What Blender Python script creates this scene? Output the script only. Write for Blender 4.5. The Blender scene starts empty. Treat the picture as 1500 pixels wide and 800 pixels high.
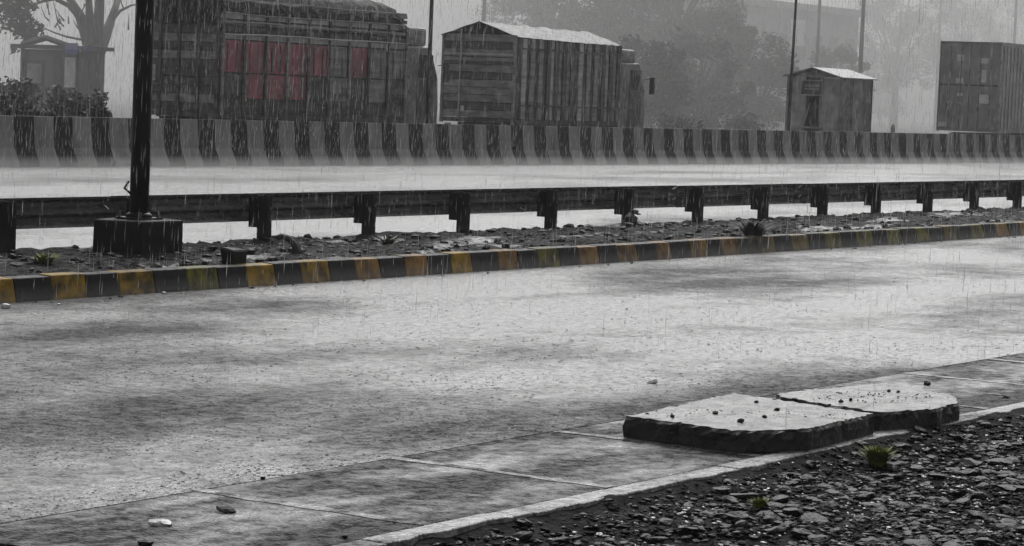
import bpy, bmesh, math, random
from mathutils import Vector, Matrix, noise
random.seed(7)
R = math.radians
S = bpy.context.scene
C = S.collection

# ------------------------------------------------------------------ camera
# world: X runs along the road, Y across it (away from the viewer), Z up, metres
FPX, CAM_H, YAW, PITCH, ROLL = 3785.0, 1.964, 0.9965, 0.0700, -0.0393
fw = Vector((math.sin(YAW) * math.cos(PITCH), math.cos(YAW) * math.cos(PITCH), -math.sin(PITCH)))
_r = Vector((math.cos(YAW), -math.sin(YAW), 0)); _u = _r.cross(fw)
rt = _r * math.cos(ROLL) - _u * math.sin(ROLL)
up = _u * math.cos(ROLL) + _r * math.sin(ROLL)
cam_d = bpy.data.cameras.new('camera'); cam = bpy.data.objects.new('camera', cam_d); C.objects.link(cam)
cam.matrix_world = Matrix(((rt.x, up.x, -fw.x, 0), (rt.y, up.y, -fw.y, 0), (rt.z, up.z, -fw.z, CAM_H), (0, 0, 0, 1)))
cam_d.sensor_width = 36.0; cam_d.lens = FPX / 1500 * 36.0
cam_d.clip_start = 0.1; cam_d.clip_end = 3000
S.camera = cam

def ray(px, py): return rt * ((px - 750) / FPX) + up * ((400 - py) / FPX) + fw
def at_z(px, py, z=0.0):
    d = ray(px, py); t = (z - CAM_H) / d.z; return Vector((0, 0, CAM_H)) + d * t
def at_y(px, py, Y):
    d = ray(px, py); t = Y / d.y; return Vector((0, 0, CAM_H)) + d * t

# ------------------------------------------------------------------ world, sun, exposure
SUN_AZ, SUN_EL = 62.0, 48.0          # degrees from +Y towards +X (beyond the trucks); overcast, so very soft
W = bpy.data.worlds.new('World'); S.world = W; W.use_nodes = True
nt = W.node_tree; nt.nodes.clear()
sky = nt.nodes.new('ShaderNodeTexSky'); sky.sky_type = 'NISHITA'; sky.sun_disc = False
sky.sun_elevation = R(SUN_EL); sky.sun_rotation = R(SUN_AZ)
sky.air_density = 1.0; sky.dust_density = 6.0; sky.ozone_density = 1.0
hs = nt.nodes.new('ShaderNodeHueSaturation'); hs.inputs['Saturation'].default_value = 0.0
bg = nt.nodes.new('ShaderNodeBackground'); bg.inputs['Strength'].default_value = 0.13
wo = nt.nodes.new('ShaderNodeOutputWorld')
nt.links.new(sky.outputs[0], hs.inputs['Color']); nt.links.new(hs.outputs[0], bg.inputs['Color'])
nt.links.new(bg.outputs[0], wo.inputs['Surface'])
sd = bpy.data.lights.new('sun', 'SUN'); sd.energy = 0.8; sd.angle = R(40); sd.color = (1.0, 0.985, 0.965)
so = bpy.data.objects.new('sun', sd); C.objects.link(so)
sv = Vector((math.sin(R(SUN_AZ)) * math.cos(R(SUN_EL)), math.cos(R(SUN_AZ)) * math.cos(R(SUN_EL)), math.sin(R(SUN_EL))))
so.rotation_euler = sv.to_track_quat('Z', 'Y').to_euler(); so.location = sv * 100
vs = S.view_settings; vs.view_transform = 'Standard'; vs.look = 'None'; vs.gamma = 1.0
vs.exposure = 0.0; vs.use_curve_mapping = False
S.render.engine = 'CYCLES'
cy = S.cycles; cy.max_bounces = 6; cy.diffuse_bounces = 3; cy.glossy_bounces = 3; cy.transmission_bounces = 4
cy.volume_bounces = 2; cy.transparent_max_bounces = 12; cy.use_adaptive_sampling = False; cy.use_denoising = True; cy.denoiser = 'OPENIMAGEDENOISE'; cy.denoising_prefilter = 'ACCURATE'; cy.denoising_input_passes = 'RGB_ALBEDO_NORMAL'; cy.caustics_reflective = False
cy.caustics_refractive = False; cy.sample_clamp_indirect = 8.0

# ------------------------------------------------------------------ materials
MATS = {}
def nodes(name):
    m = bpy.data.materials.new(name); m.use_nodes = True; t = m.node_tree; t.nodes.clear()
    o = t.nodes.new('ShaderNodeOutputMaterial'); b = t.nodes.new('ShaderNodeBsdfPrincipled')
    t.links.new(b.outputs[0], o.inputs['Surface']); MATS[name] = m
    return m, t, b
def pos(t, stretch=(1, 1, 1)):
    g = t.nodes.new('ShaderNodeNewGeometry'); mp = t.nodes.new('ShaderNodeMapping')
    mp.inputs['Scale'].default_value = stretch; t.links.new(g.outputs['Position'], mp.inputs['Vector']); return mp.outputs[0]
def noi(t, vec, scale, detail=4, rough=.55):
    n = t.nodes.new('ShaderNodeTexNoise'); n.inputs['Scale'].default_value = scale
    n.inputs['Detail'].default_value = detail; n.inputs['Roughness'].default_value = rough
    t.links.new(vec, n.inputs['Vector']); return n.outputs['Fac']
def ramp(t, fac, a, b, ca=(0, 0, 0), cb=(1, 1, 1)):
    r = t.nodes.new('ShaderNodeValToRGB'); r.color_ramp.elements[0].position = a; r.color_ramp.elements[1].position = b
    r.color_ramp.elements[0].color = (*ca, 1); r.color_ramp.elements[1].color = (*cb, 1)
    t.links.new(fac, r.inputs[0]); return r.outputs[0]
def mixc(t, fac, a, b):
    m = t.nodes.new('ShaderNodeMix'); m.data_type = 'RGBA'
    t.links.new(fac, m.inputs[0])
    for s, v in ((m.inputs[6], a), (m.inputs[7], b)):
        if isinstance(v, tuple): s.default_value = (*v, 1)
        else: t.links.new(v, s)
    return m.outputs[2]
def mrange(t, fac, lo, hi, a=0.0, b=1.0):
    m = t.nodes.new('ShaderNodeMapRange'); t.links.new(fac, m.inputs[0])
    for i, v in zip((1, 2, 3, 4), (a, b, lo, hi)): m.inputs[i].default_value = v
    return m.outputs[0]
def bump(t, b, h, strength, dist=.01):
    n = t.nodes.new('ShaderNodeBump'); n.inputs['Strength'].default_value = strength; n.inputs['Distance'].default_value = dist
    t.links.new(h, n.inputs['Height']); t.links.new(n.outputs[0], b.inputs['Normal']); return n
def mat(name, col, rough=.45, col2=None, scale=4.0, bstr=.3, bscale=60.0, bdist=.01, stretch=(1, 1, 1), spec=.5, lo=.35, hi=.68, metal=0.0, trans=0):
    m, t, b = nodes(name)
    if col2 is None: col2 = tuple(c * .55 for c in col)
    v = pos(t, stretch)
    t.links.new(mixc(t, ramp(t, noi(t, v, scale), lo, hi), col, col2), b.inputs['Base Color'])
    t.links.new(mrange(t, noi(t, v, scale * 2.3), max(.05, rough - .15), min(1, rough + .15), .3, .7), b.inputs['Roughness'])
    b.inputs['Specular IOR Level'].default_value = spec; b.inputs['Metallic'].default_value = metal
    if bstr: bump(t, b, noi(t, v, bscale, 3), bstr, bdist)
    return m

def g(v): return (v, v, v)
mat('soil', g(.016), .7, g(.007), 1.5, .9, 18, .05, spec=.07)
mat('far_ground', g(.05), .6, g(.025), .4, .5, 4, .05, spec=.03)
mat('verge_soil', g(.006), .7, g(.003), 3, .9, 30, .03, spec=.03)
mat('gravel_dark', g(.004), .36, g(.002), 30, .6, 120, .006, spec=.012)
mat('slate_wet', g(.008), .26, g(.003), 30, .6, 90, .006, spec=.06)
mat('stone_pale', g(.12), .22, g(.05), 25, .4, 80, .005)
mat('stone_dark', g(.012), .5, g(.007), 25, .5, 60, .006, spec=.10)
mat('concrete', g(.20), .33, g(.11), 3.5, .5, 70, .006, lo=.4, hi=.65)
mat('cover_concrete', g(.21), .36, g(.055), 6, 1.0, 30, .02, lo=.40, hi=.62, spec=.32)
mat('cover_side_shade', g(.014), .7, g(.006), 8, .8, 30, .02)  # shade of the backlit slab sides put into a near-black base colour
mat('edging', g(.20), .34, g(.10), 4, .4, 60, .006)
mat('block_concrete', g(.010), .6, g(.005), 6, .6, 30, .01, spec=.1)
mat('pole_steel', g(.005), .40, g(.003), 6, .25, 20, .004, (1, 1, .25), spec=.15)
mat('rail_steel', g(.085), .28, g(.045), 5, .2, 25, .004, (.5, 1, 1), spec=.5, lo=.45, hi=.8)
mat('post_steel', g(.010), .5, g(.005), 8, .3, 30, .004, spec=.2)
mat('kerb_yellow', (.26, .155, .008), .5, (.040, .026, .004), 6, .6, 40, .008, lo=.38, hi=.66, spec=.10)
mat('kerb_orange', (.21, .115, .030), .5, (.050, .028, .010), 6, .6, 40, .008, lo=.36, hi=.66, spec=.10)
mat('kerb_olive', (.15, .135, .014), .5, (.028, .026, .008), 6, .6, 40, .008, lo=.33, hi=.62, spec=.10)
mat('kerb_yellow_worn', (.15, .105, .022), .5, (.030, .022, .012), 6, .6, 40, .008, lo=.35, hi=.65, spec=.10)
mat('kerb_black', g(.006), .5, g(.014), 7, .6, 40, .008, lo=.5, hi=.8, spec=.10)
mat('kerb_grey', g(.022), .5, (.026, .024, .014), 7, .6, 40, .008, spec=.10)
mat('barrier_pale', g(.20), .55, g(.085), 1.8, .4, 20, .01, (1, 1, .35), lo=.4, hi=.75, spec=.10)
mat('barrier_black', g(.008), .55, g(.022), 1.8, .4, 20, .01, (1, 1, .35), lo=.5, hi=.85, spec=.10)
mat('wood_dark', g(.055), .55, g(.018), 2.5, .4, 12, .01, (.3, 1, 3))
mat('wood_mid', g(.23), .5, g(.08), 2.5, .4, 12, .01, (.3, 1, 3))
mat('wood_pale', g(.40), .42, g(.18), 2.5, .4, 12, .01, (.3, 1, 3))
mat('board_red', (.27, .072, .098), .5, (.12, .055, .065), 1.3, .4, 14, .01, (1, 1, .6), lo=.42, hi=.62)
mat('tarp', g(.035), .55, g(.015), 1.5, .9, 5, .06, spec=.04)
mat('tarp_pale', g(.13), .4, g(.05), 2.5, .8, 4, .04, spec=.15)
mat('rubber', g(.015), .6, g(.01), 8, .3, 40)
mat('chassis', g(.015), .55, g(.03), 4, .2, 20)
mat('truck_steel', g(.06), .4, g(.03), 3, .2, 10)
mat('cab_paint', g(.16), .35, g(.07), 2, .1, 10)
mat('glass_dark', g(.02), .08, g(.03), 1, 0, spec=.6)
mat('white_paint', g(.6), .4, g(.4), 3, .1, 20)
mat('container_paint', g(.23), .45, g(.14), 1.2, .2, 8)
mat('container_side', g(.30), .45, g(.20), 1.2, .2, 8)
mat('rod_steel', g(.36), .4, g(.08), 6, .1, 20)
mat('roof_tin', g(.34), .25, g(.2), 2, .2, 10)
mat('kiosk_board', g(.22), .5, g(.05), 2, .3, 12)
mat('kiosk_pale', g(.32), .5, g(.12), 2, .3, 12)
mat('kiosk_dark', g(.02), .6, g(.03), 2, .3, 12)
mat('hut_wall', g(.10), .55, g(.06), 1.5, .3, 12)
mat('hut_dark', g(.025), .5, g(.04), 2, .3, 12)
mat('hut_blue', (.045, .042, .20), .4, (.03, .03, .12), 2, .1, 12)
mat('hut_blue_pale', (.15, .14, .33), .4, (.12, .11, .25), 2, .1, 12)
mat('building', g(.30), .6, g(.20), .4, .2, 5)
mat('building_dark', g(.07), .4, g(.05), 1, 0)
mat('bark', g(.035), .6, g(.015), 4, .9, 9, .04, (1, 1, .3))
mat('utility_steel', g(.03), .5, g(.015), 4, .2, 12)
mat('grass', (.17, .19, .03), .5, (.08, .095, .016), 20, 0, spec=.15)
mat('weed', (.030, .036, .012), .45, (.015, .018, .010), 20, 0)
mat('twig', g(.018), .6, g(.01), 10, .4, 40)
mat('bag', g(.03), .3, g(.012), 10, .5, 12, .02)
mat('paper', (.42, .40, .41), .4, g(.3), 20, .2, 30)

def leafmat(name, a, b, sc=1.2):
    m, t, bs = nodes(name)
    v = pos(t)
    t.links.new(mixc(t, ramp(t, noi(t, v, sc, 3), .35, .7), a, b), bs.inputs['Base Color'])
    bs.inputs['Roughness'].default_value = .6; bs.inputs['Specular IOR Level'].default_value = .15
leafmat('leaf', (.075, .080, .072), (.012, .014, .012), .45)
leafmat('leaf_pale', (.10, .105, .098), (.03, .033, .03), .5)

def road_mat(name, asphalt, water, pscale, plo, phi, pools=(), slo=.11, shi=.60):
    """rain-beaten road: broad sheets of standing water over wet aggregate, ripples from the drops"""
    m, t, b = nodes(name)
    def math_(op, x, y, z=None):
        n = t.nodes.new('ShaderNodeMath'); n.operation = op
        for i, q in enumerate((x, y, z)):
            if q is None: continue
            if isinstance(q, (int, float)): n.inputs[i].default_value = q
            else: t.links.new(q, n.inputs[i])
        return n.outputs[0]
    v = pos(t); vl = pos(t, (.35, 1, 1))
    n1 = noi(t, vl, pscale, 3, .5); n2 = noi(t, v, pscale * 5, 4, .6)
    f = math_('MULTIPLY_ADD', n2, .35, n1)
    for (cx, cy, rot, rx, ry, amp) in pools:          # hollows where water stands, humps where it runs off
        gm = t.nodes.new('ShaderNodeNewGeometry'); mp = t.nodes.new('ShaderNodeMapping'); mp.vector_type = 'TEXTURE'
        mp.inputs['Location'].default_value = (cx, cy, 0); mp.inputs['Rotation'].default_value = (0, 0, rot); mp.inputs['Scale'].default_value = (rx, ry, 1000)
        t.links.new(gm.outputs['Position'], mp.inputs['Vector'])
        ln = t.nodes.new('ShaderNodeVectorMath'); ln.operation = 'LENGTH'; t.links.new(mp.outputs[0], ln.inputs[0])
        f = math_('ADD', f, mrange(t, ln.outputs['Value'], amp, 0.0, .2, 1.0))
    mask = ramp(t, f, plo, phi)
    spk = ramp(t, noi(t, v, 22, 4, .75), .40, .60)
    grit = ramp(t, noi(t, v, 12, 6, .82), .48, .55)       # aggregate that breaks through the water film
    cover = math_('MULTIPLY', grit, mrange(t, mask, 1.0, .6))
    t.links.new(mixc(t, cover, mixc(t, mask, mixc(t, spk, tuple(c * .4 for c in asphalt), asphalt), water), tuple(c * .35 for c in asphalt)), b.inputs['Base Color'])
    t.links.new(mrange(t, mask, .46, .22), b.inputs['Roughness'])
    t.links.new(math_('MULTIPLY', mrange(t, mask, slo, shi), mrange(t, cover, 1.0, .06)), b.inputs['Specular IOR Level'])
    vo = t.nodes.new('ShaderNodeTexVoronoi'); vo.inputs['Scale'].default_value = 11.0; t.links.new(v, vo.inputs['Vector'])
    rip = math_('SINE', math_('MULTIPLY', vo.outputs['Distance'], 24), 0)
    hgt = math_('MULTIPLY_ADD', rip, .10, noi(t, v, 16, 5, .72))
    bm = bump(t, b, hgt, .5, .045)
    t.links.new(mrange(t, mask, 1.0, .35), bm.inputs['Strength'])
    return m
def pool(px0, px1, py0, py1, amp):
    c = at_z((px0 + px1) / 2, (py0 + py1) / 2); a = at_z(px1, (py0 + py1) / 2) - c; d = at_z((px0 + px1) / 2, py0) - at_z((px0 + px1) / 2, py1)
    return (c.x, c.y, math.atan2(d.y, d.x), d.length / 2 * 1.2, a.length * 1.2, amp)
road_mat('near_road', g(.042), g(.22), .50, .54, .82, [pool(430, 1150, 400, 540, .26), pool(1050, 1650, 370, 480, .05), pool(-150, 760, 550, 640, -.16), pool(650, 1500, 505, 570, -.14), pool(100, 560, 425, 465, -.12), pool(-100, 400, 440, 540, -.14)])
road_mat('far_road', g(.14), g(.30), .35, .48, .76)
road_mat('slab_wet', g(.055), g(.15), 1.3, .62, .82)
road_mat('mortar', g(.09), g(.20), 5, .52, .74)
road_mat('mortar_edge', g(.13), g(.24), 3, .48, .74)
road_mat('median_soil', g(.010), g(.030), 1.6, .76, .86, (), .03, .40)

# ------------------------------------------------------------------ mesh helpers
class MB:
    def __init__(s): s.v = []; s.f = []
    def box(s, a, b, jit=0.0):
        n = len(s.v); x0, y0, z0 = a; x1, y1, z1 = b
        P = [(x0, y0, z0), (x1, y0, z0), (x1, y1, z0), (x0, y1, z0), (x0, y0, z1), (x1, y0, z1), (x1, y1, z1), (x0, y1, z1)]
        if jit: P = [tuple(c + random.uniform(-jit, jit) for c in p) for p in P]
        s.v += P
        s.f += [tuple(n + i for i in q) for q in ((0, 3, 2, 1), (4, 5, 6, 7), (0, 1, 5, 4), (1, 2, 6, 5), (2, 3, 7, 6), (3, 0, 4, 7))]
        return s
    def bar(s, a, b, w, h=None):
        a = Vector(a); b = Vector(b); h = h or w; d = (b - a).normalized()
        ref = Vector((0, 0, 1)) if abs(d.z) < .9 else Vector((0, 1, 0))
        i = d.cross(ref).normalized() * w / 2; j = d.cross(i).normalized() * h / 2; n = len(s.v)
        for p in (a, b): s.v += [tuple(p + i + j), tuple(p - i + j), tuple(p - i - j), tuple(p + i - j)]
        s.f += [tuple(n + k for k in q) for q in ((0, 1, 2, 3), (7, 6, 5, 4), (0, 4, 5, 1), (1, 5, 6, 2), (2, 6, 7, 3), (3, 7, 4, 0))]
        return s
    def tube(s, pts, rads, k=8, cap=True):
        pts = [Vector(p) for p in pts]
        if not isinstance(rads, (list, tuple)): rads = [rads] * len(pts)
        n0 = len(s.v); ref = None
        for i, p in enumerate(pts):
            d = (pts[min(i + 1, len(pts) - 1)] - pts[max(i - 1, 0)]).normalized()
            if ref is None: ref = Vector((0, 0, 1)) if abs(d.z) < .9 else Vector((1, 0, 0))
            a = d.cross(ref).normalized(); b = a.cross(d).normalized(); ref = b
            for q in range(k):
                t = 2 * math.pi * q / k; s.v.append(tuple(p + (a * math.cos(t) + b * math.sin(t)) * rads[i]))
        for i in range(len(pts) - 1):
            for q in range(k):
                q2 = (q + 1) % k
                s.f.append((n0 + i * k + q, n0 + i * k + q2, n0 + (i + 1) * k + q2, n0 + (i + 1) * k + q))
        if cap:
            s.f.append(tuple(n0 + q for q in range(k))[::-1]); e = n0 + (len(pts) - 1) * k
            s.f.append(tuple(e + q for q in range(k)))
        return s
    def prism_x(s, prof, x0, x1):
        """profile of (y, z) points extruded along X"""
        n = len(s.v); k = len(prof)
        for x in (x0, x1): s.v += [(x, p[0], p[1]) for p in prof]
        for i in range(k): j = (i + 1) % k; s.f.append((n + i, n + j, n + k + j, n + k + i))
        s.f.append(tuple(range(n + k - 1, n - 1, -1))); s.f.append(tuple(range(n + k, n + 2 * k)))
        return s
    def prism_z(s, poly, z0, z1):
        n = len(s.v); k = len(poly)
        for z in (z0, z1): s.v += [(p[0], p[1], z) for p in poly]
        for i in range(k): j = (i + 1) % k; s.f.append((n + i, n + j, n + k + j, n + k + i))
        s.f.append(tuple(range(n + k - 1, n - 1, -1))); s.f.append(tuple(range(n + k, n + 2 * k)))
        return s
    def quad(s, a, b, c, d):
        n = len(s.v); s.v += [tuple(a), tuple(b), tuple(c), tuple(d)]; s.f.append((n, n + 1, n + 2, n + 3)); return s
    def rock(s, c, size, flat=.6, seed=0, sub=1):
        vs_, fs_ = ICO[sub]; n = len(s.v); c = Vector(c)
        rz = Matrix.Rotation(random.uniform(0, 6.28), 3, 'Z') @ Matrix.Rotation(random.uniform(-.4, .4), 3, 'X')
        sx, sy, sz = size * random.uniform(.7, 1.25), size * random.uniform(.6, 1.0), size * flat * random.uniform(.6, 1.2)
        for p in vs_:
            q = Vector(p) * random.uniform(.78, 1.12)
            s.v.append(tuple(c + rz @ Vector((q.x * sx, q.y * sy, q.z * sz))))
        s.f += [tuple(n + i for i in f) for f in fs_]
        return s
    def build(s, name, material, parent=None, smooth=False):
        me = bpy.data.meshes.new(name); me.from_pydata(s.v, [], s.f); me.update()
        me.materials.append(MATS[material])
        if smooth:
            me.polygons.foreach_set('use_smooth', [True] * len(me.polygons))
        o = bpy.data.objects.new(name, me); C.objects.link(o)
        if parent is not None: o.parent = parent
        return o
ICO = {}
for sub in (1, 2):
    bm_ = bmesh.new(); bmesh.ops.create_icosphere(bm_, subdivisions=sub, radius=1.0); bm_.verts.ensure_lookup_table()
    ICO[sub] = ([tuple(v.co) for v in bm_.verts], [tuple(v.index for v in f.verts) for f in bm_.faces]); bm_.free()

def fix_normals(o):
    b = bmesh.new(); b.from_mesh(o.data); bmesh.ops.recalc_face_normals(b, faces=b.faces); b.to_mesh(o.data); b.free(); return o
def tag(o, label=None, cat=None, group=None, kind=None):
    if label: o['label'] = label
    if cat: o['category'] = cat
    if group: o['group'] = group
    if kind: o['kind'] = kind
    return o
def empty(name, loc, label, cat, group=None, rz=0.0):
    o = bpy.data.objects.new(name, None); C.objects.link(o); o.location = loc; o.rotation_euler.z = rz
    o.empty_display_size = .2
    return tag(o, label, cat, group)
def share(o, name, loc, parent):
    c = o.copy(); c.name = name; C.objects.link(c); c.parent = parent; c.location = loc; return c
def bevel(o, w=.008, seg=1):
    m = o.modifiers.new('bevel', 'BEVEL'); m.width = w; m.segments = seg; m.limit_method = 'ANGLE'; return o

# ------------------------------------------------------------------ the large structure
Y_EDGE, Y_JOINT, Y_KERB, Y_MED, Y_BAR = 6.40, 7.90, 15.53, 18.45, 37.84
tag(MB().quad((-30, -30, -.75), (330, -30, -.75), (330, 330, -.75), (-30, 330, -.75)).build('ground', 'soil'), kind='structure')
tag(MB().box((-10, Y_JOINT + .0015, -.4), (140, Y_KERB + .02, 0)).build('near_road', 'near_road'), 'wet near carriageway beaten by rain', 'road', kind='structure')
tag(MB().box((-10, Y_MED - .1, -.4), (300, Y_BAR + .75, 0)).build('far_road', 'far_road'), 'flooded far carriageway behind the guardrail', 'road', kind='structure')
tag(MB().box((-10, Y_BAR + .75, -.5), (325, 325, -.02)).build('roadside_ground', 'far_ground'), 'muddy parking ground beyond the concrete barrier', 'ground', kind='structure')

# drain pavement: flush cover panels with joints, pale edging along the gravel
pav = bpy.data.objects.new('drain_pavement', None); C.objects.link(pav)
tag(pav, 'strip of flush concrete drain panels beside the road', 'pavement', kind='structure')
xs = [7.86, 9.52, 11.12, 12.74, 14.36, 15.98, 17.6, 19.2, 20.8, 22.4, 24.0]
for i, (a, b) in enumerate(zip(xs, xs[1:])):
    m = MB()
    y0, y1 = Y_EDGE + .15, Y_JOINT - .001
    n = 6; dz = [random.uniform(-.012, .0) for _ in range(4)]
    poly = [(a + .007, y0 + .006), (b - .007, y0 + .006), (b - .007, y1), (a + .007, y1)]
    if i == 0: poly = [(a + .05, y0 + .006), (b - .007, y0 + .006), (b - .007, y1 - .004), (a + .20, y1 - .004), (a - .02, y1 - .25)]
    o = m.prism_z(poly, -.14, 0).build('paving_slab', 'slab_wet', pav)
    o.data.transform(Matrix.Translation((0, 0, random.uniform(-.003, .0))))
    bevel(o, .003)
for xj in xs[1:]:
    m = MB(); k = 8; y0, y1 = Y_EDGE + .155, Y_JOINT - .01
    left = [(xj - .04 + random.uniform(-.018, .018), y0 + (y1 - y0) * q / k) for q in range(k + 1)]; right = [(xj + .04 + random.uniform(-.018, .018), y0 + (y1 - y0) * q / k) for q in range(k, -1, -1)]
    m.prism_z(left + right, -.05, .0016).build('mortar_joint', 'mortar', pav)
x = 7.9
while x < 24:
    L = random.uniform(.85, 1.3); m = MB()
    # ragged front lip
    front = []
    k = 7
    for q in range(k + 1):
        xx = x + .005 + (L - .01) * q / k
        front.append((xx, Y_EDGE + random.uniform(-.018, .03) - (.03 if 12.3 < xx < 12.75 else 0)))
    poly = front + [(x + L - .005, Y_EDGE + .145), (x + .005, Y_EDGE + .145)]
    o = m.prism_z(poly, -.20, random.uniform(-.004, .006)).build('edging_stone', 'mortar_edge', pav); bevel(o, .004)
    x += L

# median soil
nx, ny = 420, 26; m = MB()
for j in range(ny + 1):
    for i in range(nx + 1):
        x = 8 + 62 * i / nx; y = Y_KERB + .17 + (Y_MED + .05 - Y_KERB - .17) * j / ny
        h = .19 + .05 * noise.noise((x * .9, y * 1.4, 0)) + .05 * noise.noise((x * 3.1, y * 3.6, 5)) + .025 * noise.noise((x * 9, y * 9, 9))
        e = min(1, (ny - j) / 5); h = h * e - .03 * (1 - e) + .02 * math.sin(min(1, j / 4) * 1.57) * e
        if j == 0: h = .17
        m.v.append((x, y, h))
for j in range(ny):
    for i in range(nx):
        a = j * (nx + 1) + i; m.f.append((a, a + 1, a + nx + 2, a + nx + 1))
tag(m.build('median_ground', 'median_soil', smooth=True), 'muddy soil strip of the median between kerb and guardrail', 'median', kind='structure')

# foreground verge
def verge_z(x, y):
    d = Y_EDGE - y
    return -.10 + .045 * noise.noise((x * 1.1, y * 1.3, 3)) + .025 * noise.noise((x * 4, y * 4, 1)) + .085 * math.exp(-d * 4) + .012 * d
m = MB(); nx, ny = 150, 60
for j in range(ny + 1):
    for i in range(nx + 1):
        x = 5 + 21 * i / nx; y = .5 + (Y_EDGE + .02 - .5) * j / ny; m.v.append((x, y, verge_z(x, y)))
for j in range(ny):
    for i in range(nx):
        a = j * (nx + 1) + i; m.f.append((a, a + 1, a + nx + 2, a + nx + 1))
tag(m.build('verge_ground', 'verge_soil', smooth=True), kind='structure')

# kerb: painted stones
kerb = bpy.data.objects.new('kerb', None); C.objects.link(kerb)
tag(kerb, 'kerb of the median painted in black and yellow blocks', 'kerb', kind='structure')
def kerb_x(px): return at_z(px, 410 - px * 82 / 1500 + 14, .12).x
# measured left and right edges of the yellow blocks in the photograph
yel = [(-80, -26), (-25, 26), (82, 134), (185, 238), (288, 334), (378, 421), (462, 504), (545, 581), (620, 655), (690, 721), (762, 792), (822, 855), (886, 915), (945, 974), (1003, 1026), (1056, 1082), (1104, 1130)]
yel = [(a, b) for a, b in yel if a > -60]
edges = [(kerb_x(a), kerb_x(b)) for a, b in yel]
blocks = []
xprev = edges[0][0] - .5
for (a, b) in edges:
    blocks.append((xprev, a, 'b')); blocks.append((a, b, 'y')); xprev = b
x = xprev
i = 0
while x < 60:
    blocks.append((x, x + .5, 'b')); blocks.append((x + .5, x + 1.0, 'y')); x += 1.0; i += 1
x = edges[0][0] - .5
while x > 12:
    blocks.append((x - .5, x, 'y')); blocks.append((x - 1.0, x - .5, 'b')); x -= 1.0
for a, b, c in sorted(blocks):
    j1, j2, j3 = (random.uniform(-.006, .006) for _ in range(3))
    prof = [(Y_KERB + j1, -.1), (Y_KERB + j1, 0.02), (Y_KERB + .045 + j2, .205 + j3), (Y_KERB + .19, .212 + j3), (Y_KERB + .19, -.1)]
    if c == 'b': mt = random.choice(['kerb_black', 'kerb_black', 'kerb_black', 'kerb_grey']) if a > 28 else 'kerb_black'
    else: mt = {0: 'kerb_yellow', 1: 'kerb_yellow', 2: 'kerb_yellow', 3: 'kerb_olive', 4: 'kerb_yellow', 5: 'kerb_yellow', 6: 'kerb_orange', 7: 'kerb_orange', 8: 'kerb_yellow', 9: 'kerb_orange', 10: 'kerb_olive', 11: 'kerb_orange'}.get([i for i, q in enumerate(edges) if abs(q[0] - a) < .01][0] if any(abs(q[0] - a) < .01 for q in edges) else -1, 'kerb_orange') if a < 29 else random.choice(['kerb_orange', 'kerb_olive', 'kerb_yellow_worn'])
    o = MB().prism_x(prof, a + .003, b - .003).build('kerb_stone', mt, kerb); bevel(o, .01, 2)

# ------------------------------------------------------------------ guardrail
YG, S0, ZT = 17.94, 22.589, .716
rail = empty('guardrail', (S0, YG, 0), 'long dark steel guardrail with corrugated beam along the median', 'guardrail')
def wprofile(y, z):
    P = [(0, 0), (.004, .022), (.078, .058), (.078, .098), (.014, .140), (.014, .172), (.078, .214), (.078, .254), (.004, .290), (0, .312)]
    return [(y + a, z + b) for a, b in P] + [(y + a + .005, z + b) for a, b in reversed(P)]
xa = S0 - 10.0 - .3
k = 0
while xa < 62:
    dz = random.uniform(-.006, .006)
    o = fix_normals(MB().prism_x(wprofile(YG + .20, ZT - .312), xa + .002, xa + 3.998).build('beam_section', 'rail_steel', rail)); o.matrix_parent_inverse = Matrix.Translation((-S0, -YG, 0))
    o.location.z = dz
    xa += 4.0; k += 1
pm = None
for k in range(-5, 20):
    X = S0 + 2 * k + random.uniform(-.03, .03)
    if pm is None:
        m = MB().box((-.037, -.075, -.3), (-.031, .075, .70)).box((-.031, -.075, -.3), (.037, -.068, .70)).box((-.031, .068, -.3), (.037, .075, .70))
        pm = m.build('post', 'post_steel', rail)
        sm = MB().box((-.037, .077, .345), (-.031, .195, .675)).box((-.031, .077, .345), (.037, .084, .675)).box((-.031, .188, .345), (.037, .195, .675)).build('spacer_block', 'post_steel', rail)
        bm2 = MB().tube([(.0, -.076, .56), (0, -.094, .56)], .018, 6).build('bolt', 'rail_steel', rail)
        trio = (pm, sm, bm2)
    else:
        trio = tuple(share(q, q.name.split('.')[0], (0, 0, 0), rail) for q in (pm, sm, bm2))
    tilt = random.uniform(-.012, .012)
    for q in trio: q.location = (X - S0, 0, random.uniform(-.008, .004)); q.rotation_euler = (0, tilt, 0)

# ------------------------------------------------------------------ lamp pole on its block
PB = at_z(202, 384, .2)
pb = Vector((PB.x, 17.12, 0)); pb.x = at_y(202, 365, 17.12).x
pole = empty('lamp_pole', pb, 'tall black steel pole bolted to a dark concrete block in front of the guardrail', 'pole')
o = MB().box((-.32, -.32, .0), (.32, .32, .55), .012).build('base_block', 'block_concrete', pole); bevel(o, .02, 2)
MB().box((-.17, -.17, .552), (.17, .17, .572)).build('base_plate', 'pole_steel', pole)
MB().tube([(0, 0, .57), (0, 0, 1.5), (0, 0, 4), (0, 0, 9)], [.097, .096, .092, .070], 20).build('shaft', 'pole_steel', pole, True)
MB().tube([(0, 0, .572), (0, 0, .60), (0, 0, .62)], [.135, .13, .1], 16).build('collar', 'pole_steel', pole, True)
for sx in (-1, 1):
    for sy in (-1, 1): MB().tube([(sx * .135, sy * .135, .565), (sx * .135, sy * .135, .63)], .016, 6).build('anchor_bolt', 'rail_steel', pole)
MB().tube([(0, 0, 8.9), (0, -.6, 9.2), (0, -1.6, 9.35)], .035, 8).build('lamp_arm', 'pole_steel', pole, True)
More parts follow.
